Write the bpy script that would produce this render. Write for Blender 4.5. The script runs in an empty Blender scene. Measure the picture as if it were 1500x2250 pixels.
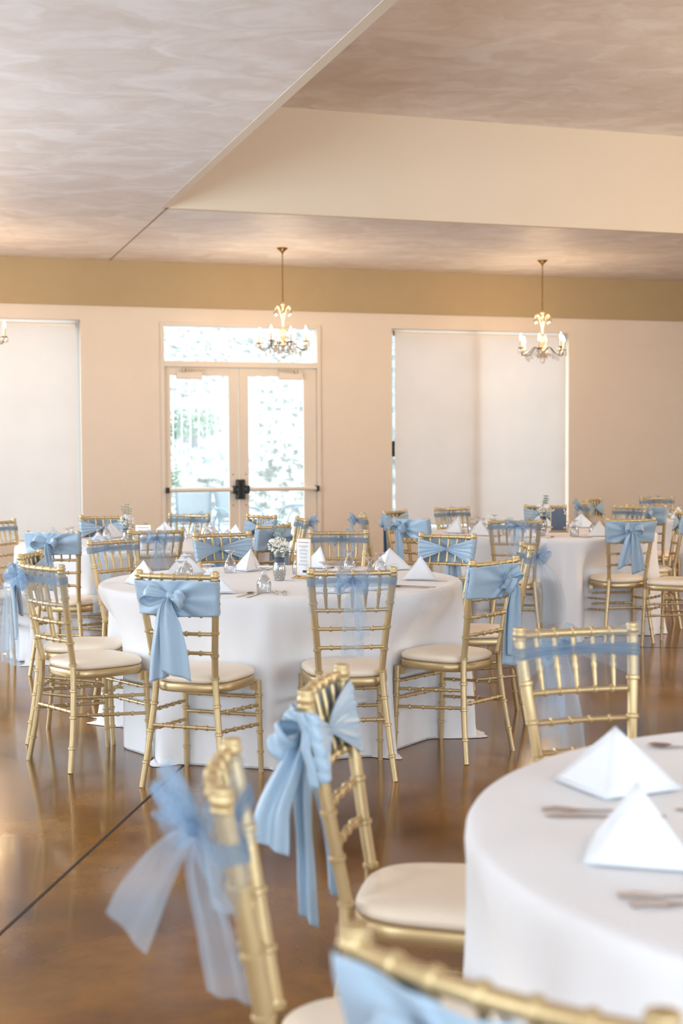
import bpy, bmesh, math, random
import numpy as np
from mathutils import Vector, Matrix
PI = math.pi
sc = bpy.context.scene
COL = sc.collection

# ------------------------------------------------------------------ camera, world, lights
cam_d = bpy.data.cameras.new('camera'); cam = bpy.data.objects.new('camera', cam_d); COL.objects.link(cam)
cam_d.sensor_fit = 'VERTICAL'; cam_d.sensor_height = 36.0; cam_d.sensor_width = 24.0
cam_d.lens = 3031.35 / 2250 * 36.0
cam_d.clip_start = 0.05; cam_d.clip_end = 300
cam.matrix_world = Matrix.Translation((0, 0, 1.4133)) @ Matrix.Rotation(PI/2 - 0.044, 4, 'X') @ Matrix.Rotation(-0.0053, 4, 'Z')
cam_d.dof.use_dof = True; cam_d.dof.focus_distance = 6.6; cam_d.dof.aperture_fstop = 3.4
sc.camera = cam
sc.view_settings.view_transform = 'Standard'; sc.view_settings.look = 'None'
sc.view_settings.gamma = 1.0; sc.view_settings.use_curve_mapping = False
sc.view_settings.exposure = 0.04
sc.cycles.use_denoising = True
try: sc.cycles.denoiser = 'OPENIMAGEDENOISE'
except Exception: pass
sc.cycles.max_bounces = 10; sc.cycles.diffuse_bounces = 5; sc.cycles.glossy_bounces = 4
sc.cycles.transparent_max_bounces = 32; sc.cycles.transmission_bounces = 8
sc.cycles.caustics_reflective = False; sc.cycles.caustics_refractive = False
sc.cycles.sample_clamp_indirect = 6.0

w = bpy.data.worlds.new('sky'); sc.world = w; w.use_nodes = True
bg = w.node_tree.nodes['Background']; bg.inputs[0].default_value = (0.80, 0.92, 1.0, 1); bg.inputs[1].default_value = 4.6

A = 0.3111; D0 = 17.4013
E1 = np.array([math.cos(A), math.sin(A), 0]); E2 = np.array([-math.sin(A), math.cos(A), 0])
ORG = np.array([0, D0, 0])
def R(s, n, z): return ORG + E1*s + E2*n + np.array([0, 0, z])     # room coordinates to world
def area(name, pos, aim, sx, sz, watts, col):
    l = bpy.data.lights.new(name, 'AREA'); l.shape = 'RECTANGLE'; l.size = sx; l.size_y = sz; l.energy = watts; l.color = col
    o = bpy.data.objects.new(name, l); COL.objects.link(o); o.location = pos
    o.rotation_euler = Vector(aim).to_track_quat('-Z', 'Y').to_euler(); return o
COOL = (0.66, 0.83, 1.0); WARM = (1.0, 0.70, 0.42)
UPW = np.array([0, 0, 0.55])      # tilt added to brighten the ceiling, standing in for bounce off ground outside
REAR = [(-8.0, -5.6), (-4.9, -2.5), (-1.4, 1.0), (2.2, 4.6)]
for a_, b_ in REAR: area('window_daylight', R((a_+b_)/2, -21.9, 1.7), E2, b_-a_, 2.5, 105, COOL)
SIDE = [(-20.5, -18.9), (-16.2, -15.2), (-12.5, -9.7), (-8.0, -5.2)]
for (a_, b_), e_, u_ in zip(SIDE, (80, 42, 45, 235), (0, 0, 0, 1)): area('window_daylight', R(-8.95, (a_+b_)/2, 1.7), E1+UPW*u_, b_-a_, 2.5, e_, COOL)
# warm point lights added out of view to brighten walls, ceiling and tray
for s_, n_, e_ in ((1.8, -13.0, 60), (3.4, -8.2, 250), (-7.2, -6.0, 70)):
    l_ = bpy.data.lights.new('warm_fill', 'POINT'); l_.energy = e_; l_.color = (1.0, 0.78, 0.52); l_.shadow_soft_size = 0.3
    o_ = bpy.data.objects.new('warm_fill', l_); COL.objects.link(o_); o_.location = R(s_, n_, 2.9)

# ------------------------------------------------------------------ materials
def s2l(c):
    return tuple(((v/255)/12.92 if v/255 <= 0.04045 else (((v/255)+0.055)/1.055)**2.4) for v in c) + (1,)
def mat(name, col, rough=0.6, metal=0.0, bump=0, bscale=40, var=0, vscale=6, coat=0, sheen=0, spec=0.5, stretch=None):
    m = bpy.data.materials.new(name); m.use_nodes = True; nt = m.node_tree; b = nt.nodes['Principled BSDF']
    c = s2l(col); b.inputs['Base Color'].default_value = c; b.inputs['Roughness'].default_value = rough
    b.inputs['Metallic'].default_value = metal; b.inputs['Coat Weight'].default_value = coat
    b.inputs['Specular IOR Level'].default_value = spec
    if sheen: b.inputs['Sheen Weight'].default_value = sheen
    tc = nt.nodes.new('ShaderNodeTexCoord'); mp = nt.nodes.new('ShaderNodeMapping'); nt.links.new(tc.outputs['Object'], mp.inputs[0])
    if stretch: mp.inputs['Scale'].default_value = stretch
    if var:
        n = nt.nodes.new('ShaderNodeTexNoise'); n.inputs['Scale'].default_value = vscale; n.inputs['Detail'].default_value = 5; n.inputs['Distortion'].default_value = 0.6
        nt.links.new(mp.outputs[0], n.inputs[0])
        mx = nt.nodes.new('ShaderNodeMix'); mx.data_type = 'RGBA'
        mx.inputs[6].default_value = tuple(v*(1-var) for v in c[:3])+(1,); mx.inputs[7].default_value = tuple(min(1, v*(1+var)) for v in c[:3])+(1,)
        nt.links.new(n.outputs[0], mx.inputs[0]); nt.links.new(mx.outputs[2], b.inputs['Base Color'])
    if bump:
        n = nt.nodes.new('ShaderNodeTexNoise'); n.inputs['Scale'].default_value = bscale; n.inputs['Detail'].default_value = 4
        nt.links.new(mp.outputs[0], n.inputs[0]); bp = nt.nodes.new('ShaderNodeBump'); bp.inputs['Strength'].default_value = bump; bp.inputs['Distance'].default_value = 0.02
        nt.links.new(n.outputs[0], bp.inputs['Height']); nt.links.new(bp.outputs[0], b.inputs['Normal'])
    return m
def mat_thin(name, col, alpha, gloss=0.0, edge=0.25):
    # sheer woven cloth: holes between the threads let light straight through
    m = bpy.data.materials.new(name); m.use_nodes = True; nt = m.node_tree; nt.nodes.clear()
    out = nt.nodes.new('ShaderNodeOutputMaterial'); mix = nt.nodes.new('ShaderNodeMixShader'); tr = nt.nodes.new('ShaderNodeBsdfTransparent')
    df = nt.nodes.new('ShaderNodeBsdfDiffuse'); tl = nt.nodes.new('ShaderNodeBsdfTranslucent'); m2 = nt.nodes.new('ShaderNodeMixShader')
    df.inputs[0].default_value = s2l(col); tl.inputs[0].default_value = s2l(col); m2.inputs[0].default_value = 0.4
    nt.links.new(df.outputs[0], m2.inputs[1]); nt.links.new(tl.outputs[0], m2.inputs[2])
    lw = nt.nodes.new('ShaderNodeLayerWeight'); lw.inputs[0].default_value = 0.4
    ma = nt.nodes.new('ShaderNodeMath'); ma.operation = 'MULTIPLY_ADD'; ma.inputs[1].default_value = edge; ma.inputs[2].default_value = alpha
    nt.links.new(lw.outputs['Facing'], ma.inputs[0]); nt.links.new(ma.outputs[0], mix.inputs[0])
    nt.links.new(tr.outputs[0], mix.inputs[1]); nt.links.new(m2.outputs[0], mix.inputs[2]); nt.links.new(mix.outputs[0], out.inputs[0])
    return m
def mat_glass(name, tint=(1, 1, 1), f0=0.06, edge=0.75, rough=0.02):
    m = bpy.data.materials.new(name); m.use_nodes = True; nt = m.node_tree; nt.nodes.clear()
    out = nt.nodes.new('ShaderNodeOutputMaterial'); mix = nt.nodes.new('ShaderNodeMixShader'); tr = nt.nodes.new('ShaderNodeBsdfTransparent')
    gl = nt.nodes.new('ShaderNodeBsdfGlossy'); gl.inputs['Roughness'].default_value = rough; tr.inputs[0].default_value = tuple(tint)+(1,)
    lw = nt.nodes.new('ShaderNodeLayerWeight'); lw.inputs[0].default_value = 0.25
    ma = nt.nodes.new('ShaderNodeMath'); ma.operation = 'MULTIPLY_ADD'; ma.inputs[1].default_value = edge; ma.inputs[2].default_value = f0
    nt.links.new(lw.outputs['Facing'], ma.inputs[0]); nt.links.new(ma.outputs[0], mix.inputs[0])
    nt.links.new(tr.outputs[0], mix.inputs[1]); nt.links.new(gl.outputs[0], mix.inputs[2]); nt.links.new(mix.outputs[0], out.inputs[0])
    return m
def mat_emit(name, col, st):
    m = bpy.data.materials.new(name); m.use_nodes = True; nt = m.node_tree; nt.nodes.clear()
    out = nt.nodes.new('ShaderNodeOutputMaterial'); e = nt.nodes.new('ShaderNodeEmission'); e.inputs[0].default_value = tuple(col)+(1,); e.inputs[1].default_value = st
    nt.links.new(e.outputs[0], out.inputs[0]); return m
def ramp(nt, stops):
    r = nt.nodes.new('ShaderNodeValToRGB'); e = r.color_ramp.elements
    e[0].position, e[0].color = stops[0]; e[1].position, e[1].color = stops[-1]
    for p, c in stops[1:-1]:
        x = e.new(p); x.color = c
    return r
def mat_floor():
    m = bpy.data.materials.new('stained concrete'); m.use_nodes = True; nt = m.node_tree; b = nt.nodes['Principled BSDF']
    tc = nt.nodes.new('ShaderNodeTexCoord')
    n1 = nt.nodes.new('ShaderNodeTexNoise'); n1.inputs['Scale'].default_value = 1.1; n1.inputs['Detail'].default_value = 9; n1.inputs['Roughness'].default_value = 0.56; n1.inputs['Distortion'].default_value = 0.4
    n2 = nt.nodes.new('ShaderNodeTexNoise'); n2.inputs['Scale'].default_value = 3.4; n2.inputs['Detail'].default_value = 8; n2.inputs['Roughness'].default_value = 0.6
    for n in (n1, n2): nt.links.new(tc.outputs['Object'], n.inputs[0])
    r1 = ramp(nt, [(0.30, s2l((78, 44, 8))), (0.45, s2l((112, 70, 12))), (0.58, s2l((138, 92, 26))), (0.74, s2l((142, 108, 60)))])
    r2 = ramp(nt, [(0.34, (0.7, 0.66, 0.62, 1)), (0.68, (1.2, 1.15, 1.1, 1))])
    nt.links.new(n1.outputs[0], r1.inputs[0]); nt.links.new(n2.outputs[0], r2.inputs[0])
    mx = nt.nodes.new('ShaderNodeMix'); mx.data_type = 'RGBA'; mx.blend_type = 'MULTIPLY'; mx.inputs[0].default_value = 1
    nt.links.new(r1.outputs[0], mx.inputs[6]); nt.links.new(r2.outputs[0], mx.inputs[7]); nt.links.new(mx.outputs[2], b.inputs['Base Color'])
    rr = nt.nodes.new('ShaderNodeMapRange'); rr.inputs[3].default_value = 0.10; rr.inputs[4].default_value = 0.26
    nt.links.new(n2.outputs[0], rr.inputs[0]); nt.links.new(rr.outputs[0], b.inputs['Roughness'])
    b.inputs['Specular IOR Level'].default_value = 0.32; b.inputs['Coat Weight'].default_value = 0.22; b.inputs['Coat Roughness'].default_value = 0.07
    n3 = nt.nodes.new('ShaderNodeTexNoise'); n3.inputs['Scale'].default_value = 7; n3.inputs['Detail'].default_value = 6
    nt.links.new(tc.outputs['Object'], n3.inputs[0])
    bp = nt.nodes.new('ShaderNodeBump'); bp.inputs['Strength'].default_value = 0.03; bp.inputs['Distance'].default_value = 0.01
    nt.links.new(n3.outputs[0], bp.inputs['Height']); nt.links.new(bp.outputs[0], b.inputs['Normal']); nt.links.new(bp.outputs[0], b.inputs['Coat Normal'])
    return m
def mat_plaster_swirl():
    m = bpy.data.materials.new('brushed plaster'); m.use_nodes = True; nt = m.node_tree; b = nt.nodes['Principled BSDF']
    tc = nt.nodes.new('ShaderNodeTexCoord'); mp = nt.nodes.new('ShaderNodeMapping'); mp.inputs['Rotation'].default_value = (0, 0, -0.45); mp.inputs['Scale'].default_value = (1.0, 1.35, 1)
    nt.links.new(tc.outputs['Object'], mp.inputs[0])
    n0 = nt.nodes.new('ShaderNodeTexNoise'); n0.inputs['Scale'].default_value = 1.6; n0.inputs['Detail'].default_value = 3
    nt.links.new(mp.outputs[0], n0.inputs[0])
    vm = nt.nodes.new('ShaderNodeVectorMath'); vm.operation = 'MULTIPLY_ADD'; vm.inputs[1].default_value = (1.1, 1.1, 0)
    nt.links.new(n0.outputs[1], vm.inputs[0]); nt.links.new(mp.outputs[0], vm.inputs[2])
    n1 = nt.nodes.new('ShaderNodeTexNoise'); n1.inputs['Scale'].default_value = 2.4; n1.inputs['Detail'].default_value = 7; n1.inputs['Roughness'].default_value = 0.55; n1.inputs['Distortion'].default_value = 0.5
    nt.links.new(vm.outputs[0], n1.inputs[0])
    r = ramp(nt, [(0.30, s2l((226, 217, 210))), (0.5, s2l((236, 229, 225))), (0.66, s2l((245, 242, 241)))])
    nt.links.new(n1.outputs[0], r.inputs[0]); nt.links.new(r.outputs[0], b.inputs['Base Color'])
    b.inputs['Roughness'].default_value = 0.55
    bp = nt.nodes.new('ShaderNodeBump'); bp.inputs['Strength'].default_value = 0.14; bp.inputs['Distance'].default_value = 0.02
    nt.links.new(n1.outputs[0], bp.inputs['Height']); nt.links.new(bp.outputs[0], b.inputs['Normal'])
    return m
def mat_hill():
    m = mat('pale rubble hillside', (180, 176, 170), 0.9, bump=0.5, bscale=2.5); nt = m.node_tree; b = nt.nodes['Principled BSDF']
    tc = nt.nodes.new('ShaderNodeTexCoord'); n = nt.nodes.new('ShaderNodeTexNoise'); n.inputs['Scale'].default_value = 5.5; n.inputs['Detail'].default_value = 9; n.inputs['Roughness'].default_value = 0.72
    r = ramp(nt, [(0.36, s2l((96, 99, 90))), (0.47, s2l((140, 138, 132))), (0.55, s2l((194, 191, 186)))])
    nt.links.new(tc.outputs['Object'], n.inputs[0]); nt.links.new(n.outputs[0], r.inputs[0]); nt.links.new(r.outputs[0], b.inputs['Base Color']); return m
M = dict(
    wall=mat('stucco', (232, 216, 197), 0.8, bump=0.25, bscale=9, var=0.03, vscale=3),
    band=mat('tan paint', (182, 158, 120), 0.8, bump=0.1, bscale=12, var=0.05, vscale=4),
    fascia=mat('cream paint', (232, 217, 196), 0.75, bump=0.06, bscale=10, var=0.02, vscale=2),
    ceil=mat_plaster_swirl(), floor=mat_floor(),
    groove=mat('dark joint', (52, 40, 30), 0.8), seam=mat('ceiling seam', (150, 132, 116), 0.8),
    frame=mat('almond enamel', (230, 216, 198), 0.5, var=0.02), frame2=mat('white aluminium', (225, 226, 228), 0.45, var=0.02),
    black=mat('black plastic', (22, 22, 22), 0.45, var=0.1), metal=mat('brushed bolt', (170, 150, 130), 0.4, 0.8, var=0.05),
    gold=mat('gold resin', (204, 178, 132), 0.34, 0.55, bump=0.04, bscale=160, var=0.04, vscale=30, spec=0.6),
    cushion=mat('ivory vinyl', (251, 234, 212), 0.36, bump=0.04, bscale=60, var=0.015, vscale=8),
    cloth=mat('white linen', (240, 239, 241), 0.85, bump=0.05, bscale=220, var=0.01, sheen=0.2),
    napkin=mat('white napkin cotton', (238, 240, 244), 0.85, bump=0.05, bscale=300, var=0.01, sheen=0.2),
    satin=mat('dusty blue satin', (162, 186, 206), 0.38, bump=0.03, bscale=200, var=0.03, vscale=10, sheen=0.35, spec=0.6),
    sheer=mat_thin('organza panel', (196, 214, 230), 0.17, edge=0.16), sheer2=mat_thin('organza gathered', (158, 184, 210), 0.50),
    sheer3=mat_thin('organza bow', (176, 204, 230), 0.30, edge=0.35), sheer4=mat_thin('organza tail', (200, 222, 242), 0.33, edge=0.4),
    glass=mat_glass('clear glass', (0.93, 0.94, 0.95), 0.10, 1.0), pane=mat_glass('window glass', (0.97, 0.99, 1.0), 0.02, 0.25, 0.0),
    crystal=mat_glass('cut crystal', (0.86, 0.83, 0.80), 0.32, 0.7, 0.08), gcrys=mat('frosted crystal and gilt', (236, 214, 176), 0.25, 0.1, var=0.1, vscale=60, coat=0.6),
    steel=mat('stainless steel', (196, 180, 168), 0.22, 1.0, var=0.03), brass=mat('antique brass', (128, 98, 48), 0.42, 0.75, var=0.12, vscale=30),
    brassd=mat('dark bronze', (74, 56, 30), 0.4, 0.7, var=0.1, vscale=30),
    goldf=mat('gold wire', (214, 176, 110), 0.3, 0.85, var=0.05), card=mat('card paper', (238, 236, 236), 0.7, var=0.01),
    ink=mat('grey ink', (165, 158, 160), 0.8, var=0.02), inkd=mat('black ink', (70, 66, 68), 0.8, var=0.02), slate=mat('slate photo print', (84, 92, 110), 0.5, var=0.15, vscale=25),
    candle=mat('cream candle sleeve', (240, 214, 176), 0.5, var=0.02), bulb=mat_emit('lit bulb', (1.0, 0.80, 0.52), 30),
    pearl=mat('pearl', (238, 226, 214), 0.25, var=0.02, coat=0.5), ribbon=mat('navy ribbon', (66, 74, 96), 0.5, var=0.1),
    stem=mat('stem green', (108, 124, 92), 0.6, var=0.15), leaf=mat('leaf green', (104, 122, 88), 0.6, var=0.2, vscale=20),
    sage=mat('sage leaf', (132, 146, 130), 0.6, var=0.15, vscale=20),
    bloom=mat('white bloom', (244, 238, 228), 0.7, var=0.03, vscale=30),
    patio=mat('pale concrete', (196, 200, 204), 0.8, bump=0.1, bscale=6, var=0.05), hill=mat_hill(),
    rail=mat('white painted rail', (214, 218, 222), 0.5, var=0.02), bush=mat('bush leaves', (128, 140, 108), 0.7, var=0.3, vscale=9), bark=mat('bark', (120, 112, 106), 0.8, var=0.2),
    patiometal=mat('grey blue patio metal', (150, 162, 172), 0.4, 0.2, var=0.05), patiow=mat('pale sling fabric', (176, 188, 196), 0.7, var=0.05),
)
def mat_shade():
    m = bpy.data.materials.new('shade fabric'); m.use_nodes = True; nt = m.node_tree; nt.nodes.clear()
    out = nt.nodes.new('ShaderNodeOutputMaterial'); mix = nt.nodes.new('ShaderNodeAddShader')
    df = nt.nodes.new('ShaderNodeBsdfDiffuse'); tl = nt.nodes.new('ShaderNodeBsdfTranslucent')
    n = nt.nodes.new('ShaderNodeTexNoise'); n.inputs['Scale'].default_value = 2; tc = nt.nodes.new('ShaderNodeTexCoord'); nt.links.new(tc.outputs['Object'], n.inputs[0])
    r = ramp(nt, [(0.3, s2l((214, 206, 198))), (0.7, s2l((220, 212, 204)))]); nt.links.new(n.outputs[0], r.inputs[0]); nt.links.new(r.outputs[0], df.inputs[0])
    tl.inputs[0].default_value = (0.128, 0.130, 0.131, 1)
    nt.links.new(df.outputs[0], mix.inputs[0]); nt.links.new(tl.outputs[0], mix.inputs[1]); nt.links.new(mix.outputs[0], out.inputs[0])
    return m
M['shade'] = mat_shade()

# ------------------------------------------------------------------ mesh helpers
class MB:
    def __init__(s): s.v = []; s.f = []; s.mi = []
    def add(s, vs, fs, mi=0):
        o = len(s.v); s.v += [tuple(map(float, p)) for p in vs]; s.f += [tuple(i+o for i in f) for f in fs]; s.mi += [mi]*len(fs); return s
    def box(s, a, b, xf=None):
        (x0, y0, z0), (x1, y1, z1) = a, b
        vs = [(x, y, z) for z in (z0, z1) for y in (y0, y1) for x in (x0, x1)]
        if xf: vs = [xf(*p) for p in vs]
        return s.add(vs, [(0, 2, 3, 1), (4, 5, 7, 6), (0, 1, 5, 4), (2, 6, 7, 3), (1, 3, 7, 5), (0, 4, 6, 2)])
    def tube(s, pts, rad, n=8, cap=True, close=False):
        P = np.array(pts, float); m = len(P); rad = np.full(m, rad) if np.isscalar(rad) else np.array(rad, float)
        T = np.zeros_like(P)
        T[1:-1] = P[2:]-P[:-2]; T[0] = P[1]-P[0]; T[-1] = P[-1]-P[-2]
        if close: T[0] = T[-1] = P[1]-P[-2]
        T /= np.maximum(np.linalg.norm(T, axis=1, keepdims=True), 1e-9)
        up = np.array([0, 0, 1.]) if abs(T[0][2]) < 0.9 else np.array([1., 0, 0])
        x = np.cross(up, T[0]); x /= np.linalg.norm(x); vs = []
        for i in range(m):
            x = x - T[i]*np.dot(x, T[i]); x /= max(np.linalg.norm(x), 1e-9); y = np.cross(T[i], x)
            for k in range(n):
                a = 2*PI*k/n; vs.append(P[i] + (x*math.cos(a)+y*math.sin(a))*rad[i])
        fs = [(i*n+k, i*n+(k+1) % n, (i+1)*n+(k+1) % n, (i+1)*n+k) for i in range(m-1) for k in range(n)]
        if cap and not close: fs += [tuple(range(n))[::-1], tuple((m-1)*n+k for k in range(n))]
        return s.add(vs, fs)
    def lathe(s, prof, n=16, c=(0, 0, 0), cap=True):
        vs = []; 
        for r, z in prof:
            for k in range(n):
                a = 2*PI*k/n; vs.append((c[0]+r*math.cos(a), c[1]+r*math.sin(a), c[2]+z))
        m = len(prof)
        fs = [(i*n+k, i*n+(k+1) % n, (i+1)*n+(k+1) % n, (i+1)*n+k) for i in range(m-1) for k in range(n)]
        if cap: fs += [tuple(range(n))[::-1], tuple((m-1)*n+k for k in range(n))]
        return s.add(vs, fs)
    def ball(s, c, r, n=8, sc3=(1, 1, 1)):
        h = n//2; vs = []; fs = []
        vs.append((c[0], c[1], c[2]-r*sc3[2]))
        for i in range(1, h):
            t = -PI/2 + PI*i/h
            for k in range(n):
                a = 2*PI*k/n; vs.append((c[0]+r*sc3[0]*math.cos(t)*math.cos(a), c[1]+r*sc3[1]*math.cos(t)*math.sin(a), c[2]+r*sc3[2]*math.sin(t)))
        vs.append((c[0], c[1], c[2]+r*sc3[2])); L = len(vs)-1
        for k in range(n): fs.append((0, 1+(k+1) % n, 1+k))
        for i in range(h-2):
            for k in range(n): fs.append((1+i*n+k, 1+i*n+(k+1) % n, 1+(i+1)*n+(k+1) % n, 1+(i+1)*n+k))
        for k in range(n): fs.append((L, 1+(h-2)*n+k, 1+(h-2)*n+(k+1) % n))
        return s.add(vs, fs)
    def grid(s, G, close_u=False):
        m, n = G.shape[:2]; vs = G.reshape(-1, 3)
        fs = [(i*n+j, i*n+j+1, (i+1)*n+j+1, (i+1)*n+j) for i in range(m-1) for j in range(n-1)]
        if close_u: fs += [((m-1)*n+j, (m-1)*n+j+1, j+1, j) for j in range(n-1)]
        return s.add(vs, fs)
    def build(s, name, m, parent=None, smooth=True, bevel=0, subsurf=0, solid=0, loc=None):
        me = bpy.data.meshes.new(name); me.from_pydata(s.v, [], s.f)
        for q in (m if isinstance(m, (list, tuple)) else [m]): me.materials.append(q)
        if any(s.mi): me.polygons.foreach_set('material_index', s.mi)
        o = bpy.data.objects.new(name, me); COL.objects.link(o)
        if smooth:
            me.polygons.foreach_set('use_smooth', [True]*len(me.polygons))
            me.set_sharp_from_angle(angle=math.radians(50))
        if solid: q = o.modifiers.new('s', 'SOLIDIFY'); q.thickness = solid; q.offset = 0
        if bevel: q = o.modifiers.new('b', 'BEVEL'); q.width = bevel; q.segments = 2; q.limit_method = 'ANGLE'
        if subsurf: q = o.modifiers.new('u', 'SUBSURF'); q.levels = subsurf; q.render_levels = subsurf
        if parent is not None: o.parent = parent
        if loc is not None: o.location = loc
        return o
def thing(name, label, cat, loc=(0, 0, 0), rz=0, group=None):
    o = bpy.data.objects.new(name, None); COL.objects.link(o); o.empty_display_size = 0.05
    o.location = loc; o.rotation_euler = (0, 0, rz); o['label'] = label; o['category'] = cat
    if group: o['group'] = group
    return o
def tag(o, label, cat, group=None, kind=None):
    o['label'] = label; o['category'] = cat
    if group: o['group'] = group
    if kind: o['kind'] = kind
    return o
def struct(o, label=None):
    o['kind'] = 'structure'
    if label: o['label'] = label; o['category'] = o.name.split('_')[0]
    return o
def copy_tree(o, parent=None):
    c = o.copy(); COL.objects.link(c)
    if parent is not None: c.parent = parent
    for ch in o.children: copy_tree(ch, c)
    return c
def RB(mb, s0, s1, n0, n1, z0, z1): return mb.box((s0, n0, z0), (s1, n1, z1), R)
def cat_rom(P, N):
    P = np.array(P, float); Q = np.vstack([2*P[0]-P[1], P, 2*P[-1]-P[-2]]); m = len(P)-1; out = []
    for t in np.linspace(0, m-1e-9, N):
        i = int(t); u = t-i; a, b, c, d = Q[i], Q[i+1], Q[i+2], Q[i+3]
        out.append(0.5*((2*b)+(-a+c)*u+(2*a-5*b+4*c-d)*u*u+(-a+3*b-3*c+d)*u**3))
    return np.array(out)

# ------------------------------------------------------------------ the room
SL, SR, NB, ZC, ZT = -9.0, 9.5, -22.0, 3.695, 4.70
S1, N1 = -2.882, -3.697
mb = MB(); RB(mb, SL-0.3, SR+0.3, NB-0.3, 0.3, -0.3, 0.0); struct(mb.build('floor', M['floor'], smooth=False), 'glossy brown stained concrete floor')
# far wall with its three openings
LW = (-6.4, -3.235, 0.34, 2.985); DR = (-2.285, -0.27, 0.0, 2.985); RW = (0.68, 3.18, 0.37, 2.968)
mb = MB(); ZW = 4.9
RB(mb, SL-0.3, LW[0], 0, 0.25, 0, ZW); RB(mb, LW[1], DR[0], 0, 0.25, 0, ZW); RB(mb, DR[1], RW[0], 0, 0.25, 0, ZW); RB(mb, RW[1], SR+0.3, 0, 0.25, 0, ZW)
for q in (LW, DR, RW):
    RB(mb, q[0], q[1], 0, 0.25, q[3], ZW)
    if q[2] > 0: RB(mb, q[0], q[1], 0, 0.25, 0, q[2])
struct(mb.build('wall_far', M['wall'], smooth=False), 'peach stucco wall with glass doors and shaded windows')
mb = MB(); RB(mb, SL, SR, -0.03, 0.002, 3.155, ZC); struct(mb.build('trim_1', M['band'], smooth=False), 'tan painted band under the ceiling')
def wall_open(name, along, fixed, lo, hi, opens, z0=0.4, z1=2.97):
    mb = MB(); cuts = sorted(opens); c = lo
    def bx(a, b, za, zb):
        if along == 's': RB(mb, a, b, fixed-0.3, fixed, za, zb)
        else: RB(mb, fixed-(0.3 if fixed < 0 else 0), fixed+(0.3 if fixed > 0 else 0), a, b, za, zb)
    for a, b in cuts:
        bx(c, a, 0, ZW); bx(a, b, 0, z0); bx(a, b, z1, ZW); c = b
    bx(c, hi, 0, ZW)
    return struct(mb.build(name, M['wall'], smooth=False))
wall_open('wall_rear', 's', NB, SL-0.3, SR+0.3, REAR)
wall_open('wall_left', 'n', SL, NB, 0, SIDE)
wall_open('wall_right', 'n', SR, NB, 0, [(-20, -17.5), (-16, -13.5)])
mb = MB(); SR1, NB1 = 6.5, -19.0
RB(mb, SL, S1-0.061, NB, 0, ZC, ZC+0.1); RB(mb, SR1+0.061, SR, NB, 0, ZC, ZC+0.1); RB(mb, S1-0.061, SR1+0.061, N1+0.061, 0, ZC, ZC+0.1); RB(mb, S1, SR1, NB, NB1, ZC, ZC+0.1)
RB(mb, SL-0.3, SR+0.3, NB-0.3, 0.3, ZT, ZT+0.2)
struct(mb.build('ceiling', M['ceil'], smooth=False), 'brushed plaster ceiling with a raised tray')
mb = MB(); RB(mb, S1-0.012, SR1, N1-0.012, N1+0.06, ZC-0.003, ZT); RB(mb, S1, SR1, NB1-0.06, NB1, ZC, ZT); RB(mb, S1-0.06, S1+0.012, NB1, N1+0.06, ZC-0.003, ZT); RB(mb, SR1, SR1+0.06, NB1, N1+0.06, ZC, ZT)
struct(mb.build('trim_2', M['fascia'], smooth=False), 'smooth cream fascia around the raised ceiling')
mb = MB(); RB(mb, S1-0.006, S1+0.006, N1, -0.03, ZC-0.004, ZC+0.001); struct(mb.build('trim_3', M['seam'], smooth=False))
mb = MB()
def strip(p, q, wd, z=0.0012):
    p = np.array(p); q = np.array(q); d = q-p; d = d/np.linalg.norm(d); n = np.array([-d[1], d[0]])*wd/2
    c = [p-n, q-n, q+n, p+n]; mb.add([(x, y, z) for x, y in c] + [(x, y, -0.002) for x, y in c], [(0, 1, 2, 3), (4, 7, 6, 5), (0, 4, 5, 1), (1, 5, 6, 2), (2, 6, 7, 3), (3, 7, 4, 0)])
d_ = np.array([0.134, 1.0])
strip(np.array([-0.717, 6.19])-d_*12, np.array([-0.717, 6.19])+d_*9.5, 0.011)
strip((-6, 10.75), (8.0, 9.15), 0.008)
struct(mb.build('trim_4', M['groove'], smooth=False), 'dark saw cut joint in the floor')
# door_1: frame, transom and two leaves
def fr(mb, s0, s1, z0, z1, w, n0, n1, bot=True):
    RB(mb, s0, s0+w, n0, n1, z0, z1); RB(mb, s1-w, s1, n0, n1, z0, z1); RB(mb, s0+w, s1-w, n0, n1, z1-w, z1)
    if bot: RB(mb, s0+w, s1-w, n0, n1, z0, z0+w)
d1 = bpy.data.objects.new('door_1', None); COL.objects.link(d1); struct(d1, 'almond double glass doors with panic bars'); d1['category'] = 'door'
mb = MB(); fr(mb, DR[0], DR[1], 0, DR[3], 0.045, -0.03, 0.18, False); RB(mb, DR[0]+0.045, DR[1]-0.045, -0.03, 0.16, 2.445, 2.515); mb.build('door_frame', M['frame'], d1, False, bevel=0.004)
mb = MB(); RB(mb, DR[0]+0.045, DR[1]-0.045, 0.06, 0.068, 2.515, 2.94); mb.build('transom_pane', M['pane'], d1, False)
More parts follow.
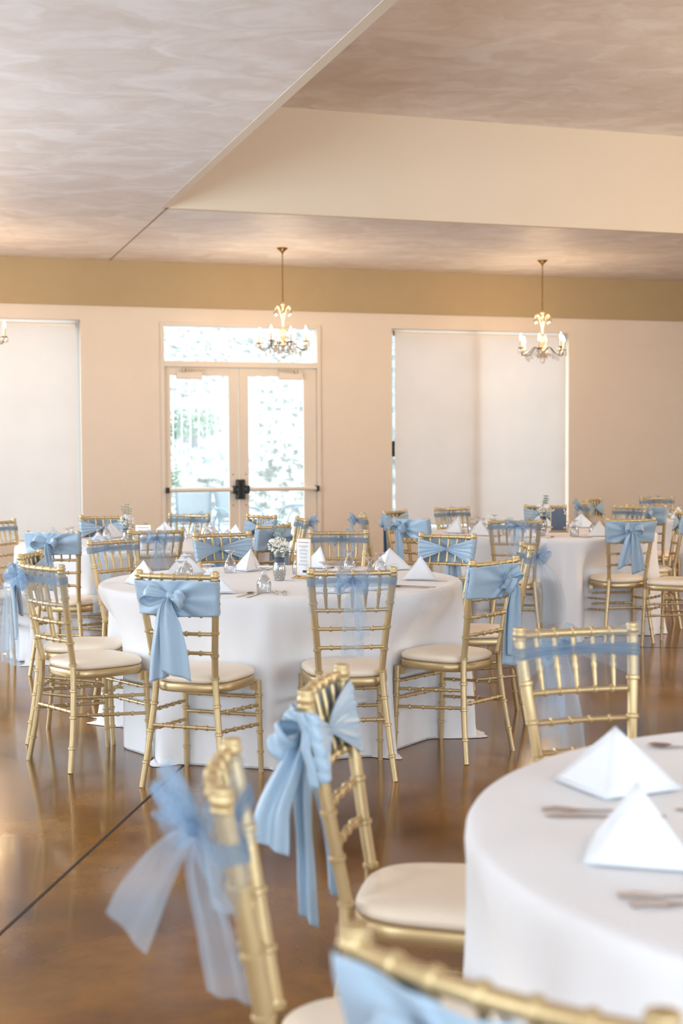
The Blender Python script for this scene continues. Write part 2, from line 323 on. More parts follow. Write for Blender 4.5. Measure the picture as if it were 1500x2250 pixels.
for (a, b, ga, gb) in ((-2.238, -1.318, -2.163, -1.438), (-1.306, -0.317, -1.192, -0.48)):
    mb = MB(); RB(mb, a, ga, 0.02, 0.07, 0.01, 2.44); RB(mb, gb, b, 0.02, 0.07, 0.01, 2.44); RB(mb, ga, gb, 0.02, 0.07, 2.345, 2.44); RB(mb, ga, gb, 0.02, 0.07, 0.01, 0.13)
    lf = mb.build('door_leaf', M['frame'], d1, False, bevel=0.003)
    mb = MB(); RB(mb, ga, gb, 0.04, 0.047, 0.13, 2.345); mb.build('door_pane', M['pane'], lf, False)
    left = a < -2
    bar = MB(); bar.tube([R(a+0.02, -0.055, 0.952), R(b-0.02, -0.055, 0.952)], 0.026, 14); pb = bar.build('panic_bar', M['frame'], lf)
    e = a if left else b-0.03; k = MB(); RB(k, e, e+0.035, -0.09, 0.02, 0.918, 0.986); k.build('bar_end', M['black'], lf, False, bevel=0.006)
    e = b-0.075 if left else a; k = MB(); RB(k, e, e+0.075, -0.085, 0.02, 0.845, 1.06) if False else None
    h0, h1 = (b-0.045, b-0.002) if left else (a+0.002, a+0.045)
    RB(k, h0, h1, -0.085, 0.02, 0.83, 1.075); h2, h3 = (b-0.10, b-0.045) if left else (a+0.045, a+0.10); RB(k, h2, h3, -0.09, 0.0, 0.90, 1.0)
    k.build('latch_case', M['black'], lf, False, bevel=0.012)
    for zz in (0.755, 1.135):
        k = MB(); c = R(b-0.075 if left else a+0.075, 0.02, zz); k.tube([c, c - E2*0.006], 0.011, 12); k.build('bolt', M['metal'], lf)
    c0, c1 = (-2.095, -1.78) if left else (-0.815, -0.51)
    k = MB(); RB(k, c0, c1, -0.05, 0.02, 2.30, 2.385); cl = k.build('door_closer', M['frame'], lf, False, bevel=0.008)
    k = MB(); m0 = c0+0.09 if left else c1-0.09; m1 = c1+0.07 if left else c0-0.01
    RB(k, min(m0, m1), max(m0, m1), -0.07, -0.045, 2.415, 2.428); k.tube([R(m0, -0.06, 2.385), R(m0, -0.06, 2.43)], 0.022, 12); k.build('closer_arm', M['metal'], cl, False)
def window(i, q, mids, lab):
    w_ = bpy.data.objects.new('window_%d' % i, None); COL.objects.link(w_); struct(w_, lab); w_['category'] = 'window'
    mb = MB(); fr(mb, q[0], q[1], q[2], q[3], 0.05, 0.12, 0.2)
    mb.build('window_frame', M['frame2'], w_, False, bevel=0.003)
    for m_ in mids:
        k = MB(); RB(k, m_-0.06, m_+0.06, 0.06, 0.18, q[2]+0.05, q[3]-0.05); k.build('sash_stile', M['frame2'], w_, False)
    mb = MB(); RB(mb, q[0]+0.05, q[1]-0.05, 0.15, 0.157, q[2]+0.05, q[3]-0.05); mb.build('window_pane', M['pane'], w_, False)
    return w_
window(1, LW, [-4.85], 'tall window covered by the left roller shade')
w2 = window(2, RW, [1.87], 'sliding glass panel behind the wide roller shade')
k = MB(); RB(k, 0.715, 0.74, 0.05, 0.12, 1.34, 1.54); k.build('pull_handle', M['black'], w2, False, bevel=0.005)
screen_m = mat_thin('insect screen', (90, 92, 96), 0.22, edge=0.0)
k = MB(); RB(k, RW[0]+0.05, 1.81, 0.205, 0.207, RW[2]+0.05, RW[3]-0.05); k.build('insect_screen', screen_m, w2, False)
def shade(s0, s1, z0, z1, lab):
    t = thing('roller_shade', lab, 'window shade', tuple(R((s0+s1)/2, 0.03, z0)), A)
    hw = (s1-s0)/2; h = z1-z0
    k = MB(); G = np.zeros((2, 2, 3))
    xs = np.linspace(-hw, hw, 30); zs = np.linspace(0.02, h-0.03, 12)
    G = np.array([[(x, 0.004*math.sin(x*2.3)*(1-z/h), z) for z in zs] for x in xs]); k.grid(G); k.build('fabric', M['shade'], t)
    k = MB(); k.tube([(-hw, 0, 0.012), (hw, 0, 0.012)], 0.012, 10); k.build('bottom_bar', M['frame'], t)
    k = MB(); k.tube([(-hw, 0.03, h-0.02), (hw, 0.03, h-0.02)], 0.016, 12); k.build('roller_tube', M['frame'], t)
    for e in (-hw-0.008, hw+0.002):
        k = MB(); k.box((e, -0.01, h-0.05), (e+0.006, 0.05, h+0.02)); k.build('bracket', M['metal'], t, False)
shade(-6.36, -3.285, 0.37, 2.95, 'pale roller shade filling the window left of the doors')
shade(0.735, 3.13, 0.46, 2.93, 'wide cream roller shade right of the glass doors')

# ------------------------------------------------------------------ outdoors beyond the doors
mb = MB(); mb.box((-40, 0.3, -0.12), (40, 60, -0.02), R); struct(mb.build('ground', M['patio'], smooth=False), 'pale patio paving outside the glass doors')
rng = random.Random(4)
mb = MB(); NX, NY = 70, 30; G = np.zeros((NX, NY, 3))
for i in range(NX):
    for j in range(NY):
        s = -14+28*i/(NX-1); u = j/(NY-1); n = 9.5+16*u + 0.10*s
        z = -0.05 + (0.9+0.10*(s+2))*min(1, u*9) * 1.0 + 9.0*u + rng.uniform(-.12, .12)*min(1, u*6)
        G[i, j] = R(s, n, max(z, -0.05))
mb.grid(G); struct(mb.build('hillside', M['hill']), 'washed out rubble slope beyond the patio')
def railing(lab, s0, s1, n, zb0, zb1, h=1.1, dx=0.13):
    t = thing('railing', lab, 'railing', tuple(R(s0, n, zb0)), A)
    L = s1-s0; dz = zb1-zb0
    k = MB(); k.tube([(0, 0, h), (L, 0, h+dz)], 0.03, 8); k.build('top_rail', M['rail'], t)
    k = MB(); k.tube([(0, 0, 0.1), (L, 0, 0.1+dz)], 0.025, 8); k.build('bottom_rail', M['rail'], t)
    nb = min(90, int(L/dx))
    k = MB()
    base = None
    for i in range(nb+1):
        x = L*i/nb; z = dz*i/nb; k = MB(); big = i % 10 == 0; r = 0.025 if big else 0.009
        k.tube([(x, 0, z+(0 if big else 0.1)), (x, 0, z+h+(0.05 if big else 0))], r, 5, cap=False); k.build('post' if big else 'baluster', M['rail'], t)
railing('white sloping railing rising to the right behind the doors', -4.0, 4.0, 8.6, 0.55, 2.05, dx=0.16)
railing('upper white railing on the hillside seen over the doors', -5.5, 5.0, 13.5, 2.7, 4.5, dx=0.2)
def bush(lab, s, n, z, r, seed, cat='bush'):
    g = random.Random(seed); t = thing('shrub', lab, cat, tuple(R(s, n, z)), A)
    k = MB()
    for i in range(520):
        a, b = g.uniform(0, 2*PI), math.acos(g.uniform(-0.3, 1)); q = r*g.uniform(.45, 1)
        c = np.array([q*math.sin(b)*math.cos(a), q*math.sin(b)*math.sin(a), r*0.55+q*math.cos(b)*0.9]); d1_ = np.array([g.gauss(0, 1) for _ in range(3)]); d1_ /= np.linalg.norm(d1_)
        d2_ = np.cross(d1_, [g.gauss(0, 1) for _ in range(3)]); d2_ /= np.linalg.norm(d2_); l = r*g.uniform(.07, .13)
        k.add([c-d1_*l, c+d2_*l*.45, c+d1_*l, c-d2_*l*.45], [(0, 1, 2, 3)])
    k.build('foliage', M['bush'], t, False)
    k = MB(); k.tube([(0, 0, 0), (0.02, 0, r*.4), (-.01, 0, r)], [r*.07, r*.05, r*.02], 6); k.build('stem', M['bark'], t)
bush('green bush low in the left door pane', -3.1, 8.0, -0.02, 0.42, 1)
bush('spiky green plant in the right door pane', -0.65, 9.3, 0.6, 0.5, 2)
bush('pale green shrub at the right edge of right door', 0.25, 10.4, 1.5, 0.6, 3)
bush('tall bush high in the left door pane', -2.9, 11.6, 2.2, .75, 5)
bush('bush seen through the transom above the left door', -4.3, 17.5, 5.2, 1.2, 6)
bush('bush seen through the transom above the right door', -0.6, 17.5, 5.4, 1.3, 7)
bush('dark bush at top of the right door pane', -0.9, 11.8, 2.6, 0.7, 8)
def patio_chair(lab, s, n, rz):
    t = thing('patio_chair', lab, 'patio chair', tuple(R(s, n, -0.02)), A+rz, 'patio chairs outside the doors')
    for x in (-1, 1):
        k = MB(); k.tube(cat_rom([(x*.24, .26, 0), (x*.25, .22, .42), (x*.27, .1, .62), (x*.27, -.2, .64), (x*.25, -.28, .66)], 14), 0.013, 6); k.build('arm_frame', M['patiometal'], t)
        k = MB(); k.tube([(x*.23, -.3, 0), (x*.22, -.22, .42), (x*.25, -.34, .95)], 0.013, 6); k.build('back_leg', M['patiometal'], t)
    k = MB(); k.grid(np.array([[(x, -.22-(z-.42)*.23+.02*math.cos(x*6), z) for z in np.linspace(.5, .95, 5)] for x in np.linspace(-.24, .24, 7)])); k.build('back_sling', M['patiow'], t, solid=0.006)
    k = MB(); k.box((-.23, -.2, .42), (.23, .24, .435)); k.build('seat_sling', M['patiow'], t, False)
patio_chair('patio chair low in the left door pane', -1.5, 1.9, PI-.2)
patio_chair('patio chair centred in the right door pane', -0.75, 2.3, PI+.25)
patio_chair('patio chair at the right edge of right door', 0.25, 2.9, PI/2)
t = thing('patio_table', 'round patio table behind the patio chairs', 'patio table', tuple(R(-1.0, 3.4, -0.02)), A)
k = MB(); k.lathe([(0.01, .70), (.55, .70), (.56, .715), (.55, .73), (.01, .73)], 32); k.build('tabletop', M['patiow'], t)
for q in range(4):
    k = MB(); a = PI/4+q*PI/2; k.tube([(.42*math.cos(a), .42*math.sin(a), 0), (.2*math.cos(a), .2*math.sin(a), .35), (.4*math.cos(a), .4*math.sin(a), .70)], .014, 6); k.build('leg', M['patiometal'], t)

# ------------------------------------------------------------------ tables (floor length cloths), chairs positions first
CH = {  # id: x, y, facing deg, sash, table, description
 'A': (-0.595, 5.930, 70.3, 'satin', 1, 'front left of middle table, back to camera'),
 'B': (0.013, 6.063, 96.8, 'sheer', 1, 'front right of middle table, back to camera'),
 'C': (0.502, 6.455, 138.8, 'satin', 1, 'right front of middle table, long satin tail'),
 'D': (0.715, 7.269, 179.8, 'sheer', 1, 'edge on at right side of middle table'),
 'E': (0.496, 7.981, 239.1, 'satin', 1, 'behind middle table at its far right'),
 'F': (-0.043, 8.360, 264.9, 'sheer', 1, 'behind middle table, right of its flowers'),
 'G': (-0.624, 8.234, 294.8, 'satin', 1, 'behind middle table, left of its flowers'),
 'H': (-1.096, 7.68, 321.9, 'sheer', 1, 'at far left of middle table, slats showing'),
 'I': (-1.148, 6.324, 41.5, 'sheer', 1, 'nearest at left end of middle table'),
 'J': (-1.285, 6.82, 356.6, 'satin', 1, 'half hidden behind the left end chair'),
 'K1': (-1.744, 8.881, 75.3, 'satin', 3, 'front left of left back table, satin bow'),
 'K2': (-1.311, 9.112, 116.0, 'sheer', 3, 'front right of left back table, sheer bow'),
 'K3': (-2.264, 10.05, 340.0, 'sheer', 3, 'at left frame edge before the pale shade'),
 'K4': (-1.794, 10.545, 281.3, 'satin', 3, 'behind left back table, beside its flowers'),
 'K5': (-1.331, 10.835, 246.3, 'sheer', 3, 'against the left glass door'),
 'K6': (-0.826, 10.632, 221.0, 'satin', 3, 'facing camera at the right glass door'),
 'K7': (-0.757, 9.569, 146.2, 'satin', 3, 'with outward bow before right glass door'),
 'K8': (-0.553, 10.227, 192.3, 'sheer', 3, 'edge on before the right door jamb'),
 'K9': (-2.42, 9.25, 20.0, 'satin', 3, 'cut off by the left frame edge'),
 'M1': (0.436, 10.836, 1.4, 'sheer', 2, 'edge on at left end of right back table'),
 'M2': (0.665, 11.332, 327.9, 'satin', 2, 'turned, at left rear of right back table'),
 'M3': (0.711, 10.294, 40.5, 'satin', 2, 'front left of right back table, satin bow'),
 'M4': (1.108, 11.840, 302.7, 'sheer', 2, 'before the middle of the wide shade'),
 'M5': (1.777, 12.211, 255.8, 'satin', 2, 'behind the framed sign, right back table'),
 'M6': (1.280, 10.129, 81.2, 'sheer', 2, 'front of right back table, sheer bow'),
 'M7': (2.056, 10.228, 98.0, 'satin', 2, 'front right of right back table, satin bow'),
 'M8': (2.331, 12.002, 216.4, 'sheer', 2, 'behind right back table at its right'),
 'M9': (2.453, 11.033, 175.0, 'satin', 2, 'right end of right back table, cut off'),
 'M10': (2.42, 9.95, 145.0, 'sheer', 2, 'with only its seat in frame at right edge'),
 'N1': (2.60, 13.18, 353.2, 'sheer', 5, 'with big blue bow right of wide shade'),
 'N2': (2.78, 13.86, 326.9, 'satin', 5, 'small, dark knotted sash, right of wide shade'),
 'N3': (2.86, 12.60, 60.0, 'satin', 5, 'satin backed, front of far right table'),
 'N4': (3.35, 14.20, 280.0, 'sheer', 5, 'farthest, against the right wall'),
 'P1': (0.731, 3.602, 286.6, 'sheer', 6, 'behind the near table, facing camera'),
 'S1': (0.216, 2.934, 347.9, 'satin', 6, 'left of near table, trailing satin tails'),
 'S2': (0.076, 2.182, 2.3, 'sheer', 6, 'nearest left, sheer tails flying outward'),
 'S3': (0.312, 1.496, 50.1, 'satin', 6, 'lowest in frame, broad satin back'),
}
TB = {1: (-0.31, 7.0, .915), 3: (-1.42, 9.88, .90), 2: (1.60, 11.0, .90), 5: (3.62, 13.4, .90), 6: (1.13, 2.33, .915)}
TZ = 0.762
for c_, v_ in list(CH.items()):
    if v_[4] in (2, 3, 5):
        tx, ty, _ = TB[v_[4]]; q_ = math.hypot(v_[0]-tx, v_[1]-ty)
        if q_ < .82: CH[c_] = (tx+(v_[0]-tx)*.82/q_, ty+(v_[1]-ty)*.82/q_) + v_[2:]
def tablecloth(i, lab, seed, flare=0.05, amp=0.022, NT=360, dens=26):
    cx, cy, R0 = TB[i]; g = random.Random(seed)
    ks = [(k, g.uniform(.3, 1), g.uniform(0, 2*PI)) for k in (7, 12, 17, 19, 23, 29, 34)]
    nrm = math.sqrt(sum(a*a for _, a, _ in ks)/2)
    ch = [(c[0]-cx, c[1]-cy) for c in CH.values() if c[4] == i]
    seats = [(math.atan2(y, x), math.hypot(x, y)) for x, y in ch]
    prof = [(0.001, 0), (.25, 0), (.5, 0), (.7, 0), (.82, 0), (R0-.03, 0), (R0-.012, -.0015), (R0-.003, -.006), (R0+.002, -.014)]
    Z = [TZ-.014 - (TZ-.014-.004)*(q/dens)**1.05 for q in range(1, dens+1)]
    G = np.zeros((NT, len(prof)+len(Z)+(3 if flare > .045 else 0), 3))
    for a_ in range(NT):
        th = 2*PI*a_/NT
        f = sum(a*math.cos(k*th+p) for k, a, p in ks)/nrm
        f = math.copysign(abs(f)**.9, f)*(.65+.35*math.cos(3*th+seed))
        ct, st = math.cos(th), math.sin(th); j = 0
        for r, z in prof: G[a_, j] = (cx+r*ct, cy+r*st, TZ+z); j += 1
        for z in Z:
            s = (TZ-z)/TZ; r = R0+.004+flare*s**1.3 + amp*f*min(1, s*1.8)*(0.75+.7*s)
            ruf = .022*math.sin(31*th+seed)*math.sin(7*th+2*seed)+.012*math.sin(47*th); r += ruf*max(0, (s-.72)/.28)**1.6
            low = min(1, max(0, (0.75-z)/0.27)); low = low*low*(3-2*low)
            for sa, sd in seats:
                d = (th-sa+PI) % (2*PI)-PI; lat = abs(math.sin(d))*r
                if math.cos(d) > 0:
                    lim = (sd-.212)/max(.3, math.cos(d)); wgt = 1-min(1, max(0, (lat-.19)/.18)); wgt = wgt*wgt*(3-2*wgt)*low
                    if lim < r: r = r+(lim-r)*wgt
            G[a_, j] = (cx+r*ct, cy+r*st, z); j += 1
        if flare > .045:
            blocked = any(math.cos(th-sa) > .97 for sa, sd in seats)
            for e in range(3):
                ex = 0 if blocked else .012*(e+1)*(1+.8*f); G[a_, j] = (cx+(r+ex)*ct, cy+(r+ex)*st, .0045-.001*e+(0.006 if e == 0 else 0)); j += 1
    G = G - np.array([cx, cy, 0]); mb = MB(); mb.grid(G, close_u=True)
    o = mb.build('tablecloth', M['cloth'], loc=(cx, cy, 0)); tag(o, lab, 'tablecloth', 'white floor length tablecloths'); return o
tablecloth(1, 'white floor length cloth on the middle round table', 11, flare=.062, amp=.026)
tablecloth(3, 'white cloth on the left back round table', 12, flare=.05)
tablecloth(2, 'white cloth on the right back round table', 13, flare=.045)
tablecloth(5, 'white cloth on the far right table at frame edge', 14, flare=.04)
tablecloth(6, 'large white cloth on the near table, bottom right', 15, flare=.03, amp=.02)

# ------------------------------------------------------------------ chiavari chair
def ringed(pts, r0, r1, rings, n=10, N=40, ring=0.0042, rw=0.007):
    P = cat_rom(pts, N) if len(pts) > 2 else np.linspace(pts[0], pts[1], N)
    L = np.concatenate([[0], np.cumsum(np.linalg.norm(np.diff(P, axis=0), axis=1))]); T = L[-1]
    ss = set(np.linspace(0, T, 12).tolist())
    for q in rings:
        c = q*T
        for d in (-rw, -rw*.6, 0, rw*.6, rw): ss.add(min(T, max(0, c+d)))
    ss = np.array(sorted(ss)); Q = np.array([[np.interp(x, L, P[:, i]) for i in range(3)] for x in ss])
    rad = np.array([r0+(r1-r0)*x/T + sum(ring for q in rings if abs(x-q*T) < rw*.7) for x in ss])
    mb = MB(); mb.tube(Q, rad, n); return mb
yb = lambda z: -.185-.08*max(0, (z-.43)/.49)**1.2
def bow(x, k=.022): return -k*(1-(x/.18)**2)
def hx(z): return .137+(.175-.137)*max(0, (z-.45)/.46)
def make_chair():
    t = thing('chiavari_chair', 'x', 'chair', group='gold chiavari chairs')
    for sx in (-1, 1):
        P = [(sx*.185, -.235, 0), (sx*.160, -.203, .22), (sx*.138, -.186, .44), (sx*.142, yb(.55), .55), (sx*hx(.75), yb(.75), .75), (sx*.174, yb(.885), .885)]
        mb = ringed(P, .0125, .0155, [.12, .27, .40, .53, .64, .75, .87], 12)
        mb.lathe([(.0155, 0), (.018, .003), (.018, .009), (.0145, .012), (.0185, .016), (.0195, .022), (.017, .027), (.016, .030), (.018, .034), (.0165, .038), (.008, .041)], 14, (sx*.174, yb(.885)-.002, .884))
        mb.build('back_post', M['gold'], t)
    def rail(z, r, name, rings, kb):
        x0 = hx(z)-.006; P = [(x, yb(z)+bow(x, kb), z) for x in np.linspace(-x0, x0, 9)]
        ringed(P, r, r, rings, 10, ring=.0040, rw=.0065).build(name, M['gold'], t)
    rail(.900, .0115, 'top_rail', [.17, .33, .5, .67, .83], .022)
    rail(.741, .0085, 'cross_rail', [.17, .33, .5, .67, .83], .020)
    rail(.660, .0080, 'cross_rail', [.2, .4, .6, .8], .018)
    rail(.578, .0080, 'cross_rail', [.2, .4, .6, .8], .015)
    for q in range(5):
        u = (q-2)/2*.68; xa, xb_ = u*hx(.9), u*hx(.74)
        a, b = (xa, yb(.9)+bow(xa), .893), (xb_, yb(.74)+bow(xb_, .02), .745)
        mb = MB(); P = np.linspace(a, b, 15); rr = [.0062, .0064, .0066, .0068, .007, .0072, .0100, .0074, .0104, .0074, .0074, .0070, .0064, .0058, .0052]
        mb.tube(P, rr, 8); mb.build('spindle', M['gold'], t)
    # seat frame: rounded trapezoid ring
    def outline(e, n=40):
        pts = []
        for k in range(n):
            a = 2*PI*k/n; ca, sa = math.cos(a), math.sin(a); p = 3.4
            x = math.copysign(abs(ca)**(2/p), ca); y = math.copysign(abs(sa)**(2/p), sa)
            wd = .168+.032*(y+1)/2; pts.append((x*(wd+e), .005+y*(.188+e)))
        return pts
    def slab(levels):
        mb = MB(); n = 40; vs = []
        for e, z in levels: vs += [(x, y, z) for x, y in outline(e, n)]
        fs = [(i*n+k, i*n+(k+1) % n, (i+1)*n+(k+1) % n, (i+1)*n+k) for i in range(len(levels)-1) for k in range(n)]
        fs += [tuple(range(n))[::-1], tuple((len(levels)-1)*n+k for k in range(n))]; mb.add(vs, fs); return mb
    mb = slab([(-.012, .405), (-.004, .403), (0, .408), (0.0, .436), (-.004, .441), (-.02, .442)])
    for sx in (-1, 1): mb.box((sx*.165-.014, .14, .37), (sx*.165+.014, .175, .41))
    mb.build('seat_frame', M['gold'], t)
    slab([(-.012, .442), (-.004, .446), (.000, .456), (-.004, .468), (-.018, .477), (-.05, .483), (-.11, .487)]).build('cushion', M['cushion'], t)
    for sx in (-1, 1):
        ringed([(sx*.182, .186, 0), (sx*.178, .168, .41)], .0115, .0145, [.22, .44, .66, .84], 12).build('front_leg', M['gold'], t)
    for sx in (-1, 1):
        for z0, z1 in ((.325, .300), (.245, .215)):
            ringed([(sx*.150, -.195, z0), (sx*.178, .172, z1)], .0075, .0075, [.2, .4, .6, .8], 8, N=9, ring=.0034, rw=.006).build('side_stretcher', M['gold'], t)
    for z in (.335, .255):
        ringed([(-.178, .172, z), (.178, .172, z)], .0075, .0075, [.2, .4, .6, .8], 8, N=9, ring=.0034, rw=.006).build('front_stretcher', M['gold'], t)
    ringed([(-.156, -.200, .262), (.156, -.200, .262)], .0078, .0078, [.17, .33, .5, .67, .83], 8, N=9, ring=.0034, rw=.006).build('rear_stretcher', M['gold'], t)
    return t
chair0 = make_chair()

# ------------------------------------------------------------------ sashes
def ribbon(mb, path, side, width, folds=2, amp=.006, ph=0., N=36, Mv=13, slant=0., curl=0.):
    P = cat_rom(path, N); S = cat_rom(side, N) if np.ndim(side[0]) else np.tile(np.array(side, float), (N, 1))
    T = np.gradient(P, axis=0); T /= np.maximum(np.linalg.norm(T, axis=1, keepdims=True), 1e-9)
    S = S-T*(S*T).sum(1, keepdims=True); S /= np.maximum(np.linalg.norm(S, axis=1, keepdims=True), 1e-9)
    Nn = np.cross(T, S); ts = np.linspace(0, 1, N); W = np.interp(ts, np.linspace(0, 1, len(width)), width)
    G = np.zeros((N, Mv, 3))
    for i in range(N):
        am = amp*min(1, W[i]/.03)*(1.3-.5*ts[i])
        for j in range(Mv):
            v = j/(Mv-1)-.5
            G[i, j] = P[i]+S[i]*v*W[i]+Nn[i]*(am*math.sin(2*PI*folds*v+ph+ts[i]*1.3)+curl*v*v*W[i]) + T[i]*slant*v*(ts[i]**4)
    mb.grid(G); return mb
def wrap_outer(zc, H, kx, amp, seed, pinch=0.0, kz=0, off=.024):
    g = random.Random(seed); p1, p2 = g.uniform(0, 6), g.uniform(0, 6); NU, NV = 64, 22
    G = np.zeros((NU, NV, 3))
    for i in range(NU):
        u = -1+2*i/(NU-1); 
        for j in range(NV):
            v = j/(NV-1)-.5; h = H*(1-pinch*math.exp(-((u-kx)/.16)**2)); z = zc+kz*math.exp(-((u-kx)/.3)**2)+v*h*(1+.04*math.sin(3*u+p1))
            x = u*(hx(z)+.021); dx = (u-kx)*.17; ang = math.atan2(z-zc-kz, abs(dx)+.012)
            wr = amp*((1-abs(math.sin(4*ang+p1+(2 if dx > 0 else 0))))*1.5-.6+.5*math.sin(13*ang+p2))*min(1, abs(dx)/.03)*math.exp(-abs(dx)/.2)
            ed = max(0, abs(u)-.90)/.10
            y = yb(z)+bow(min(.17, abs(x)))-off*math.sqrt(max(0, 1-ed*ed))+wr-.012*math.exp(-(dx/.03)**2)
            G[i, j] = (x, y, z)
    return MB().grid(G)
def wrap_inner(zc, H, kx, amp, seed, hmin=.12, off=.024, NV=22):
    g = random.Random(seed); p1 = g.uniform(0, 6); NU = 64; G = np.zeros((NU, NV, 3))
    for i in range(NU):
        u = -1+2*i/(NU-1); e = min(1, abs(u-kx)/(1-abs(kx)*.5)); h = H*(hmin+(1-hmin)*min(1, e**1.0))
        for j in range(NV):
            v = j/(NV-1)-.5; z = zc+v*h+.008*math.cos(u*1.5); x = u*(hx(z)+.021); ed = max(0, abs(u)-.90)/.10
            y = yb(z)+bow(min(.17, abs(x)))+off*math.sqrt(max(0, 1-ed*ed))+amp*math.sin(2*PI*4.5*v+p1)*(1-.4*e)+amp*.6*math.sin(2*PI*9*v+u)
            G[i, j] = (x, y, z)
    return MB().grid(G)
def sash(cid, kind, seed, zc=None, kx=None, tails=None, loops=None, H=None):
    x, y, fa, _, tb, desc = CH[cid]; g = random.Random(seed*7+3)
    nm = 'blue satin' if kind == 'satin' else 'sheer blue organza'
    near = tb in (1, 6)
    t = thing('chair_sash', '%s sash on the chair %s' % (nm, desc), 'chair sash', (x, y, 0), math.radians(fa)-PI/2, 'blue sashes tied on chair backs')
    sat = kind == 'satin'; kx = g.uniform(-.12, .12) if kx is None else kx
    zc = (g.uniform(.805, .83) if sat else g.uniform(.848, .865)) if zc is None else zc
    H = (.145 if sat else .035) if H is None else H
    mB = M['satin'] if sat else M['sheer2']
    if sat:
        wrap_outer(zc, H, kx, .0085, seed, .0).build('outer_wrap', M['satin'], t, solid=.0012)
        wrap_inner(zc+.005, H*1.0, kx, .0042, seed, .10).build('inner_wrap', M['satin'], t, solid=.0012)
    else:
        wrap_outer(.812, .165, kx, .003, seed, .0, off=.021).build('sheer_panel', M['sheer'], t)
        wrap_inner(zc, .15, kx, .003, seed+1, .15, off=.021).build('sheer_front', M['sheer'], t)
        wrap_outer(zc, H, kx, .003, seed+2, .0, off=.026).build('outer_wrap', mB, t)
        wrap_inner(zc, H, kx, .003, seed+3, .6, off=.026).build('inner_wrap', mB, t)
    zk = zc+.01; xk = kx*.17; K = np.array([xk, yb(zk)+bow(xk)-.036, zk])
    mb = MB(); mb.ball(K+np.array([0, -.004, 0]), .02, 12, (1.0, .8, 1.15 if sat else .8)); mb.build('knot', M['satin'] if sat else mB, t)
    ml = M['satin'] if sat else M['sheer3']
    if loops is None: loops = [(-g.uniform(.07, .10) if sat else -g.uniform(.05, .07), g.uniform(-.02, .02)), (g.uniform(.06, .09) if sat else g.uniform(.05, .07), g.uniform(-.03, .015))]
    for lx, lz in loops:
        be = g.uniform(.7, 1.15); ww = .055 if sat else .05; P = []
        for (a, b, o_) in ((0, 0, 0), (.4, .55, .014), (.8, .8, .03), (1.02, .1, .036), (.85, -.6, .03), (.42, -.35, .02), (0, 0, .004)):
            P.append(K+np.array([a*lx, -o_-b*.03*math.sin(be), lz*a+b*.034*math.cos(be)+(b*.012)]))
        mb = MB(); ribbon(mb, P, (0.15, math.cos(be), math.sin(be)), [.014, ww*.8, ww, ww*1.05, ww, ww*.7, .014], 1.6, .004, g.uniform(0, 6), 40 if near else 24, 11 if near else 7)
        if not sat:
            P2 = [q+np.array([0, -.006, .012]) for q in P]; ribbon(mb, P2, (0.3, math.cos(be+.6), math.sin(be+.6)), [.014, ww, ww*1.2, ww*1.3, ww, ww*.7, .014], 2.2, .006, g.uniform(0, 6), 30 if near else 20, 9 if near else 7)
        mb.build('bow_loop', ml, t, solid=.001 if sat else 0)
    mt = M['satin'] if sat else M['sheer4']
    if tails is None:
        tails = [(g.uniform(-.05, -.01), .02, g.uniform(.22, .34), g.uniform(.08, .11)), (g.uniform(0, .04), .035, g.uniform(.26, .38), g.uniform(.10, .13))]
    for q, tl in enumerate(tails):
        if len(tl) == 4:
            dx, dy, ln, wd = tl; P = [K, K+(dx*.25, -dy-.012, -ln*.10), K+(dx*.5, -dy-.008, -ln*.35), K+(dx*.8, -dy-.0, -ln*.68), K+(dx, -dy+.006, -ln)]
            sd = (1, g.uniform(-.3, .3), .05)
        else: P, sd, wd = [K]+[np.array(p) for p in tl[0]], tl[1], tl[2]
        mb = MB(); ribbon(mb, P, sd, [.016, .045, wd*.75, wd*.95, wd], g.uniform(1.2, 2.2), .009 if sat else .007, g.uniform(0, 6), 40 if near else 22, 17 if near else 9, slant=g.uniform(-.05, .05) if len(tl) == 4 else .03)
        mb.build('tail', mt, t, solid=.001 if sat else 0)
    return t
